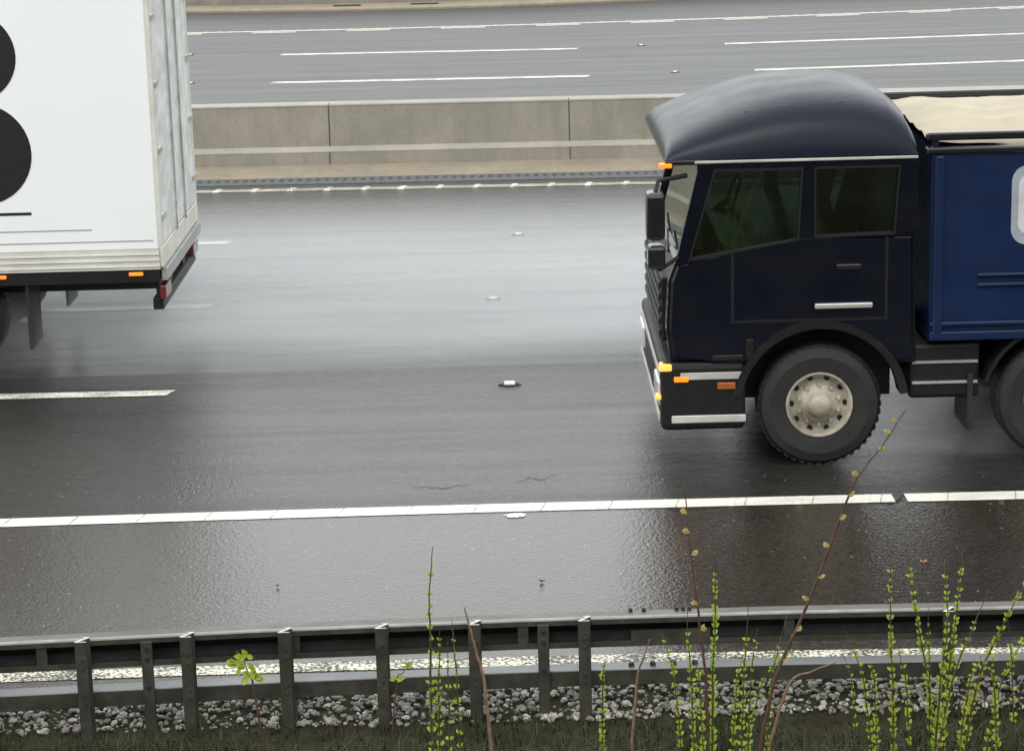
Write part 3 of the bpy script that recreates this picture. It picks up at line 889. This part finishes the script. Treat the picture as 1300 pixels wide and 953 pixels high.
# roof, a swept dome
bm = BM()
def interp(tab, x):
    for (a, b), (c, d) in zip(tab, tab[1:]):
        if a <= x <= c: return b + (d-b)*(x-a)/(c-a)
    return tab[-1][1]
fu = [(.0, 0), (.015, .14), (.06, .28), (.20, .46), (.45, .68), (.75, .88), (1.0, .98), (1.25, 1.0), (1.5, .97), (1.7, .86), (1.82, .66), (1.88, .35), (1.90, 0)]
fv = [(0, 0), (.012, .22), (.04, .42), (.10, .62), (.20, .78), (.40, .91), (.8, .985), (1.225, 1.0)]
ux = [.0, .006, .015, .035, .06, .12, .2, .28, .38, .5, .62, .75, .87, 1.0, 1.12, 1.25, 1.38, 1.5, 1.6, 1.7, 1.77, 1.82, 1.86, 1.88, 1.893, 1.90]
vy = [0, .005, .012, .025, .04, .07, .10, .15, .20, .3, .4, .6, .8, 1.0, 1.225]
vy = vy + [W-q for q in reversed(vy[:-1])]
grid = [[bm.verts.new((u, v, 2.402 + .46*interp(fu, u)*interp(fv, min(v, W-v)))) for v in vy] for u in ux]
for i in range(len(ux)-1):
    for j in range(len(vy)-1): bm.faces.new((grid[i][j], grid[i+1][j], grid[i+1][j+1], grid[i][j+1]))
roof = link('cab_roof', bm, M['roofgrey'], T, True)
bm = BM(); tube(bm, [(.62, .30, 2.70), (.95, .26, 2.75), (1.35, .26, 2.765), (1.70, .3, 2.69)], .016, 8); link('roof_rail', bm, M['navy'], roof, True)
# gutter strip
bm = BM(); box(bm, .22, 1.89, -.012, .012, 2.372, 2.392, .004, 1); link('gutter_trim', bm, M['silver'], T)
# glass
def pane(name, P, th, par=T):
    bm = BM(); a = [bm.verts.new(p) for p in P]; f = bm.faces.new(a)
    return link(name, bm, M['glass'], par)
for y in (.045, W-.045):
    pane('side_window', [(.16, y, 1.62), (1.01, y, 1.76), (1.04, y, 2.33), (.36, y, 2.33)], 0)
    pane('rear_side_window', [(1.11, y, 1.77), (1.73, y, 1.79), (1.77, y, 2.33), (1.11, y, 2.33)], 0)
pane('windscreen', [(.10, .09, 1.60), (.285, .09, 2.33), (.285, W-.09, 2.33), (.10, W-.09, 1.60)], 0)
def seal(name, P, y0, y1, t=.022):
    c = (sum(p[0] for p in P)/len(P), sum(p[1] for p in P)/len(P)); bm = BM()
    Q = [(p[0]+(c[0]-p[0])*t*1.6, p[1]+(c[1]-p[1])*t*2.2) for p in P]; O = [(p[0]-(c[0]-p[0])*.012, p[1]-(c[1]-p[1])*.016) for p in P]
    n = len(P)
    for k in range(n):
        q = [O[k], O[(k+1) % n], Q[(k+1) % n], Q[k]]
        va = [bm.verts.new((a, y0, b)) for a, b in q]; vb = [bm.verts.new((a, y1, b)) for a, b in q]
        bm.faces.new(va); bm.faces.new(list(reversed(vb)))
        for i in range(4): bm.faces.new((va[i], va[(i+1) % 4], vb[(i+1) % 4], vb[i]))
    return link(name, bm, M['black'], T)
seal('window_seal', [(.17, 1.63), (1.0, 1.765), (1.03, 2.32), (.365, 2.32)], .004, .05)
seal('window_seal', [(1.12, 1.785), (1.725, 1.80), (1.76, 2.32), (1.12, 2.32)], .004, .05)
bm = BM(); box(bm, .34, .58, -.018, .03, .855, .90, .008, 1); box(bm, .60, .66, -.01, .03, .86, 1.02, .006, 1); link('cab_step', bm, M['black'], T)
# cabin inside
bm = BM()
box(bm, .14, .48, .12, W-.12, 1.45, 1.69, .05); link('dashboard', bm, M['cabin'], T)
for yy in (.22, 1.62):
    s_ = bpy.data.objects.new('seat', None); COL.objects.link(s_); s_.parent = T
    bm = BM(); box(bm, .85, 1.35, yy, yy+.55, 1.45, 1.62, .05); link('cushion', bm, M['seatcloth'], s_)
    bm = BM(); prism(bm, [(1.28, 1.6), (1.42, 1.6), (1.56, 2.18), (1.46, 2.2)], yy+.03, yy+.52, bev=.03); link('backrest', bm, M['seatcloth'], s_)
bm = BM()
ring = [Vector((.68+.19*.35*math.cos(a), 1.9+.22*math.sin(a), 1.78+.2*math.cos(a))) for a in [2*PI*k/20 for k in range(21)]]
tube(bm, ring, .014, 6); tube(bm, [(.45, 1.9, 1.62), (.67, 1.9, 1.78)], .025, 6); link('steering_wheel', bm, M['black'], T)
# door: shut lines and handle
bm = BM()
for xx in (.50, 1.665): box(bm, xx-.011, xx+.011, -.0022, .03, 1.165, 1.70 if xx < 1 else 1.78)
box(bm, .4892, 1.6758, -.0021, .03, 1.145, 1.168)
d_ = link('door', bm, M['black'], T)
bm = BM(); box(bm, 1.28, 1.47, -.03, .0, 1.545, 1.585, .01); link('handle', bm, M['blackgloss'], d_)
bm = BM(); box(bm, 1.12, 1.56, -.030, -.001, 1.245, 1.285, .010); link('door_trim', bm, M['chrome'], T)
# front: grille, visor, bumper, lamps, mirrors, wipers
bm = BM()
box(bm, -.020, .03, .30, W-.30, .95, 1.45, .012)
for k in range(5): box(bm, -.038, -.018, .34, W-.34, .98+k*.095, 1.03+k*.095, .006, 1)
link('grille', bm, M['black'], T)
bm = BM(); box(bm, .0, .34, .0, W, 2.36, 2.401, .012); link('sun_visor', bm, M['blackgloss'], T)
bm = BM(); box(bm, -.05, .60, -.012, W+.012, .31, .848, .05, 3); bump_o = link('bumper', bm, M['black'], T)
bm = BM(); box(bm, .10, .598, -.022, -.010, .715, .770, .004, 1); box(bm, -.060, -.046, .08, W-.08, .715, .770, .004, 1); link('bumper_shine', bm, M['silver'], bump_o)  # pale strips paint in the reflections along the bumper's top ledge and bottom
bm = BM(); box(bm, .03, .598, -.026, -.010, .375, .435, .006, 1); box(bm, -.064, -.046, .08, W-.08, .375, .435, .006, 1); link('bumper_shine', bm, M['silver'], bump_o)
for yy in (.06, W-.5):
    bm = BM(); box(bm, -.072, -.03, yy, yy+.44, .50, .69, .02); hl = link('headlight', bm, M['lens'], T)
bm = BM(); box(bm, -.058, .035, -.022, .10, .785, .838, .012); link('indicator', bm, M['amber_lit'], T)
bm = BM(); box(bm, .05, .16, -.030, -.008, .70, .742, .008); link('indicator', bm, M['orange_lit'], T)
bm = BM(); box(bm, -.085, -.045, .02, .12, .555, .590, .008); link('fog_lamp', bm, M['amber_lit'], T)
bm = BM(); box(bm, .38, .52, -.028, -.008, .635, .690, .008); link('side_marker', bm, M['orange_off'], T)
bm = BM(); box(bm, -.045, .05, -.020, .05, 2.345, 2.378, .008); link('roof_marker', bm, M['orange_lit'], T)
mh = bpy.data.objects.new('mirror', None); COL.objects.link(mh); mh.parent = T
bm = BM(); box(bm, -.16, -.02, -.26, -.06, 1.84, 2.20, .035); box(bm, -.15, -.02, -.24, -.07, 1.62, 1.80, .03); link('mirror_housing', bm, M['blackgloss'], mh, False)
for P in ([(.16, .04, 2.28), (-.06, -.12, 2.27), (-.09, -.16, 2.18)], [(.10, .04, 1.66), (-.06, -.12, 1.60), (-.09, -.15, 1.66)]):
    bm = BM(); tube(bm, P, .018, 8); link('mirror_arm', bm, M['black'], mh)
bm = BM()
for yy in (.6, 1.4): tube(bm, [(.055, yy, 1.60), (.09, yy+.5, 1.68)], .010, 6)
link('wiper', bm, M['black'], T)
# chassis between the wheels
bm = BM()
box(bm, .65, 7.6, .75, .85, .60, .90); box(bm, .65, 7.6, W-.85, W-.75, .60, .90)
for x in (1.17, 3.0, 5.55, 6.9): tube(bm, [(x, .2, AZ), (x, W-.2, AZ)], .07, 10)
link('chassis', bm, M['black'], T)
bm = BM(); box(bm, 1.86, 2.40, .06, .62, .50, .93, .03); bx = link('battery_box', bm, M['black'], T)
bm = BM(); box(bm, 1.88, 2.38, .045, .062, .78, .80); box(bm, 1.88, 2.38, .045, .062, .62, .64); link('box_strip', bm, M['chrome'], bx)
for cx, cz, r, a0, wd in ((AX2, AZ, .60, 15, .5), ((AX3+AX4)/2, AZ-.5, 1.15, 25, .6)):
    bm = BM(); prism(bm, arc(cx, cz, r, a0, 180-a0, 20) + arc(cx, cz, r-.03, 180-a0, a0, 20), 0, wd)
    link('mudguard', bm, M['black'], T)
bm = BM(); box(bm, 3.75, 4.75, .04, .60, .42, .90, .06); link('fuel_tank', bm, M['chrome'], T)
for xa, xb, za in ((2.30, 2.34, .25), (3.62, 3.65, .2)):
    bm = BM(); box(bm, xa, xb, .02, .52, za, .7); link('mud_flap', bm, M['rubber'], T)
# wheels
w1 = wheel('wheel', T, AX1, AZ, .475, .03, .30, .262)
for x in (AX2, AX3, AX4): copy_tree(w1, T, (x, .03, AZ))
for x in (AX1, AX2, AX3, AX4):
    c = copy_tree(w1, T, (x, W-.03, AZ)); c.rotation_euler = (0, 0, PI)
# tipping body
BX0, BX1 = 1.99, 7.75
bm = BM()
box(bm, BX0, BX1, -.02, .05, .97, 2.40); box(bm, BX0, BX1, W-.05, W+.02, .97, 2.40)
box(bm, BX0, BX0+.06, .05, W-.05, .97, 2.43); box(bm, BX1-.06, BX1, .05, W-.05, .97, 2.40); box(bm, BX0+.06, BX1-.06, .05, W-.05, .97, 1.05)
tb = link('tipper_body', bm, M['blue'], T)
bm = BM()
for z, h in ((.975, .07), (1.085, .035), (1.385, .03), (1.46, .03)):
    x0 = BX0 if z < 1.2 else BX0+.35
    box(bm, x0, BX1, -.052, -.0215, z, z+h, .010, 1)
for x in (BX0+.02, 3.75, 5.3, 7.6): box(bm, x, x+.07, -.058, -.0205, .98, 2.39, .012, 1)
link('body_rib', bm, M['blue'], tb)
bm = BM()
for y0, y1 in ((-.05, .07), (W-.07, W+.05)):
    box(bm, BX0-.04, BX1, y0, y1, 2.402, 2.45, .012, 1); box(bm, BX0-.04, BX1, y0+.02, y1-.02, 2.50, 2.56, .012, 1)
    for k in range(9): box(bm, BX0+k*.7, BX0+k*.7+.05, y0+.03, y1-.03, 2.445, 2.505)
link('top_rail', bm, M['blackgloss'], tb)
# sheet over the load
bm = BM(); nx, ny = 70, 18
g = []
for i in range(nx+1):
    row = []
    for j in range(ny+1):
        u, v = i/nx, j/ny
        x = BX0-.02 + u*(BX1-BX0-.04); y = .055 + v*(W-.11)
        z = 2.475 + .13*math.sin(PI*v)**.7*min(1, .4+u*12) + .018*math.sin(x*4.1+.6*math.sin(y*3)) + .012*math.sin(y*17+x*1.2) + .008*math.sin(x*11-y*5)
        row.append(bm.verts.new((x, y, z)))
    g.append(row)
for i in range(nx):
    for j in range(ny): bm.faces.new((g[i][j], g[i+1][j], g[i+1][j+1], g[i][j+1]))
link('load_sheet', bm, M['tarp'], tb, True)
# rounded badge on the body side, cut by the picture's edge
def rrect(x0, x1, z0, z1, r, n=8):
    P = []
    for cx, cz, a in ((x1-r, z1-r, 0), (x0+r, z1-r, 90), (x0+r, z0+r, 180), (x1-r, z0+r, 270)): P += arc(cx, cz, r, a, a+90, n)
    return P
bx0 = at_y(1283, 265, YT).x - XF
bm = BM(); prism(bm, rrect(bx0, bx0+1.0, 1.70, 2.30, .12), -.030, -.0215); bd = link('badge', bm, M['badge'], tb)
bm = BM(); prism(bm, rrect(bx0+.05, bx0+.95, 1.78, 2.23, .08), -.034, -.0305); link('badge_panel', bm, M['badge_in'], bd)

# ------------------------------------------------------------------ the white box trailer
YW = 21.0
XR = at_y(203, 330, YW).x
V = empty('box_trailer', (XR, YW, 0), 'white high sided box trailer with a huge black letter B, driving left', 'trailer')
LEN, WW = 13.6, 2.5
bm = BM()
box(bm, -LEN, 0, 0, WW, 1.135, 4.02, .015, 1)
bd = link('box_body', bm, M['white'], V)
bm = BM()   # grimy lower side rail with shallow flutes
for y0, y1, s in ((-.012, .05, -1), (WW-.05, WW+.012, 1)):
    box(bm, -LEN, 0, y0, y1, .955, 1.133)
    for z in (.975, 1.03, 1.085): box(bm, -LEN, 0, y0-.008 if s < 0 else y1-.002, y0+.002 if s < 0 else y1+.008, z, z+.022, .004, 1)
link('side_rail', bm, M['white_low'], V)
bm = BM()
for y0, y1 in ((0, .10), (WW-.1, WW)): box(bm, -LEN, -.01, y0, y1, .835, .953)
for k in range(24): box(bm, -LEN+.3+k*.56, -LEN+.36+k*.56, .1, WW-.1, .84, .95)
box(bm, -LEN, -.02, .75, .87, .62, .95); box(bm, -LEN, -.02, WW-.87, WW-.75, .62, .95)
link('chassis_rail', bm, M['black'], V)
bm = BM(); box(bm, -LEN+.02, -.02, .1, WW-.1, 1.10, 1.134); link('floor', bm, M['black'], V)
X1 = at_y(173, 348, YW).x - XR; X2 = at_y(-1, 348.5, YW).x - XR
for k in range(8):
    x = X1 + (X2-X1)*k
    bm = BM(); box(bm, x-.065, x+.065, -.022, -.0005, .900, .932, .006, 1); link('side_marker', bm, M['orange_lit'], V)
# seams and lines on the side
bm = BM(); zz = [at_y(60, y, YW).z for y in (293.5, 309)]
for z in zz: box(bm, -LEN, -.6 if z == zz[0] else -.05, -.002, .002, z-.006, z+.006)
link('panel_seam', bm, M['seam'], bd)
bm = BM(); xe = at_y(40, 272, YW).x - XR; z = at_y(20, 272, YW).z
box(bm, -9, xe, -.003, .002, z-.013, z+.013); link('black_stripe', bm, M['ink'], bd)
# the letter B, two round bowls
zt, zm, zb = at_y(10, 14, YW).z, at_y(10, 130, YW).z, at_y(10, 259, YW).z
xu, xl = at_y(20, 75, YW).x - XR, at_y(40, 195, YW).x - XR
ru, rl = (zt-zm)/2, (zm-zb)/2
xs_ = xl-1.35
def letter_b():
    bm = BM(); t = .34
    def ringed(cx, cz, r, xl0):
        o = [(xl0, cz+r)] + arc(cx, cz, r, 90, -90, 22) + [(xl0, cz-r)]
        r2 = r-.36; i = [(xl0, cz+r2)] + arc(cx, cz, r2, 90, -90, 22) + [(xl0, cz-r2)]
        for y in (-.004,):
            vo = [bm.verts.new((a, y, b)) for a, b in o]; vi = [bm.verts.new((a, y, b)) for a, b in i]
            wo = [bm.verts.new((a, .0015, b)) for a, b in o]
            for k in range(len(o)-1):
                bm.faces.new((vo[k], vo[k+1], vi[k+1], vi[k])); bm.faces.new((vo[k], wo[k], wo[k+1], vo[k+1]))
    ringed(xu-ru, zm+ru+.004, ru, xs_+t); ringed(xl-rl, zm-rl-.004, rl, xs_+t)
    box(bm, xs_, xs_+t-.001, -.004, .0015, zb, zt)
    return bm
link('letter', letter_b(), M['ink'], bd)
# rear end
bm = BM()
box(bm, 0, .035, .0, WW, .97, 1.16, .006, 1); box(bm, 0, .035, 0, .10, 1.16, 4.0, .006, 1); box(bm, 0, .035, WW-.10, WW, 1.16, 4.0, .006, 1)
rf = link('rear_frame', bm, M['white_low'], V)
for y0, y1 in ((.105, WW/2-.005), (WW/2+.005, WW-.105)):
    bm = BM(); box(bm, .001, .028, y0, y1, 1.17, 3.98, .008, 1); dr = link('rear_door', bm, M['greydoor'], V)
    bm = BM()
    for yy in (y1-.3,) if y0 < 1 else (y0+.3,): tube(bm, [(.045, yy, 1.15), (.045, yy, 3.95)], .011, 8)
    link('lock_rod', bm, M['chrome'], dr)
    bm = BM()
    for z in (1.4, 2.0, 2.6, 3.2, 3.8): box(bm, .025, .05, y0-.06 if y0 < 1 else y1-.14, y0+.14 if y0 < 1 else y1+.06, z, z+.05)
    link('hinge', bm, M['chrome'], dr)
bm = BM(); box(bm, .0, .06, .04, WW-.04, .84, .96, .008); link('rear_sill', bm, M['seam'], V)
bm = BM(); box(bm, -.10, .0, .08, WW-.08, .56, .67, .012); box(bm, -.12, -.06, .75, .85, .5, .84); box(bm, -.12, -.06, WW-.85, WW-.75, .5, .84); link('underrun_bar', bm, M['black'], V)
for y0 in (.06, WW-.42):
    bm = BM(); box(bm, -.06, -.03, y0, y0+.40, .62, .82); lb = link('lamp_bracket', bm, M['black'], V)
    bm = BM(); box(bm, -.03, .03, y0, y0+.36, .66, .79, .012); link('tail_lamp', bm, M['red'], lb)
for y0 in (.05, WW-.55):
    bm = BM(); box(bm, -1.26, -1.23, y0, y0+.5, .22, .85); link('mud_flap', bm, M['rubber'], V)
wt = wheel('wheel', V, -1.98, .50, .50, .05, .36, .28)
for x in (-3.29, -4.60): copy_tree(wt, V, (x, .05, .50))
for x in (-1.98, -3.29, -4.60):
    c = copy_tree(wt, V, (x, WW-.05, .50)); c.rotation_euler = (0, 0, PI)
bm = BM()
for x in (-1.98, -3.29, -4.60): tube(bm, [(x, .2, .5), (x, WW-.2, .5)], .07, 10)
link('axle', bm, M['black'], V)
bm = BM()
for y in (.35, WW-.45): box(bm, -10.6, -10.45, y, y+.1, .12, .9); box(bm, -10.7, -10.35, y-.06, y+.16, .08, .12)
link('landing_leg', bm, M['black'], V)
bm = BM()
for z in (.45, .68): box(bm, -10.2, -5.4, .03, .06, z, z+.1)
link('side_guard', bm, M['steel'], V)

# ------------------------------------------------------------------ spray hanging over the wet lanes
def spray(name, x0, x1, y0, y1, h, dens, fx0, fx1, fy0, fy1, label, scale=(.35, .8, 1.2)):
    bm = BM(); box(bm, 0, x1-x0, 0, y1-y0, 0, h)
    m = bpy.data.materials.new('airborne_spray'); m.use_nodes = True; nt = m.node_tree
    nt.nodes.remove(nt.nodes['Principled BSDF'])
    pv = N(nt, 'ShaderNodeVolumePrincipled'); pv.inputs['Color'].default_value = (.95, .97, .98, 1)
    pv.inputs['Anisotropy'].default_value = .1
    tc = N(nt, 'ShaderNodeTexCoord'); sp = N(nt, 'ShaderNodeSeparateXYZ'); L(nt, tc.outputs['Object'], sp.inputs[0])
    def mr(v, a, b):
        r = N(nt, 'ShaderNodeMapRange', interpolation_type='SMOOTHSTEP'); r.inputs[1].default_value = a; r.inputs[2].default_value = b
        L(nt, v, r.inputs[0]); return r.outputs[0]
    lx, ly = x1-x0, y1-y0
    f = mr(sp.outputs[0], 0, fx0)
    for q in (mr(sp.outputs[0], lx, lx-fx1), mr(sp.outputs[1], 0, fy0), mr(sp.outputs[1], ly, ly-fy1)): f = math_n(nt, 'MULTIPLY', f, q)
    zf = math_n(nt, 'POWER', math_n(nt, 'SUBTRACT', 1.0, math_n(nt, 'DIVIDE', sp.outputs[2], h), True), 2.6)
    f = math_n(nt, 'MULTIPLY', f, zf)
    nz = noise(nt, coords(nt, scale), 1.4, 3, .6)
    f = math_n(nt, 'MULTIPLY', f, math_n(nt, 'MULTIPLY', ramp(nt, nz, [(.32, .15), (.68, 1)]), dens))
    L(nt, f, pv.inputs['Density'])
    L(nt, pv.outputs[0], nt.nodes['Material Output'].inputs['Volume'])
    o = link(name, bm, m, loc=(x0, y0, .012))
    return tag(o, label, 'spray', kind='stuff')
spray('spray', -16, 6.5, 20.9, 28.8, 1.0, 1.9, 3, 3, .30, 6.5, 'pale water spray hanging over the middle lanes behind the white trailer', (.13, .8, 1.4))
spray('spray', XF+1.55, 12, 17.25, 20.2, .55, 1.6, .8, 2, .3, .8, 'low water spray thrown up between the wheels of the dark blue lorry', (1.2, 1.4, 2))

# ------------------------------------------------------------------ light
w = bpy.data.worlds.new('World'); scn.world = w; w.use_nodes = True
nt = w.node_tree; bg = nt.nodes['Background']
SUN_EL, SUN_AZ = R(52), R(200)   # soft light from above and behind the camera
sky = N(nt, 'ShaderNodeTexSky', sky_type='NISHITA'); sky.sun_disc = False
sky.sun_elevation = SUN_EL; sky.sun_rotation = SUN_AZ
sky.dust_density = 4.0; sky.air_density = 1.0; sky.ozone_density = 1.0
hs = N(nt, 'ShaderNodeHueSaturation'); hs.inputs['Saturation'].default_value = .22
L(nt, sky.outputs[0], hs.inputs['Color'])
cl = ramp(nt, noise(nt, coords(nt, (1, 1, 2.5)), 1.7, 5), [(.3, (.86, .90, .92)), (.7, (.98, 1.0, 1.0))])   # even overcast cloud
ov = N(nt, 'ShaderNodeVectorMath', operation='SCALE'); L(nt, cl, ov.inputs[0]); ov.inputs['Scale'].default_value = 14.0
L(nt, mix(nt, .8, hs.outputs[0], ov.outputs[0]), bg.inputs['Color'])
bg.inputs['Strength'].default_value = .11
sl = bpy.data.lights.new('sun', 'SUN'); sl.energy = .7; sl.angle = R(35); sl.color = (1, .97, .92)
so = bpy.data.objects.new('sun', sl); COL.objects.link(so)
dirv = Vector((math.sin(SUN_AZ)*math.cos(SUN_EL), math.cos(SUN_AZ)*math.cos(SUN_EL), math.sin(SUN_EL)))
so.rotation_euler = (-dirv).to_track_quat('-Z', 'Y').to_euler()

vs = scn.view_settings
scn.display_settings.display_device = 'sRGB'
vs.view_transform = 'Standard'; vs.look = 'None'; vs.exposure = 0.35; vs.gamma = 1.0; vs.use_curve_mapping = False
scn.cycles.use_denoising = True
scn.cycles.max_bounces = 7; scn.cycles.volume_bounces = 1; scn.cycles.transparent_max_bounces = 12
scn.cycles.volume_step_rate = 2.0; scn.cycles.volume_max_steps = 128
scn.render.resolution_x, scn.render.resolution_y = 1024, 750
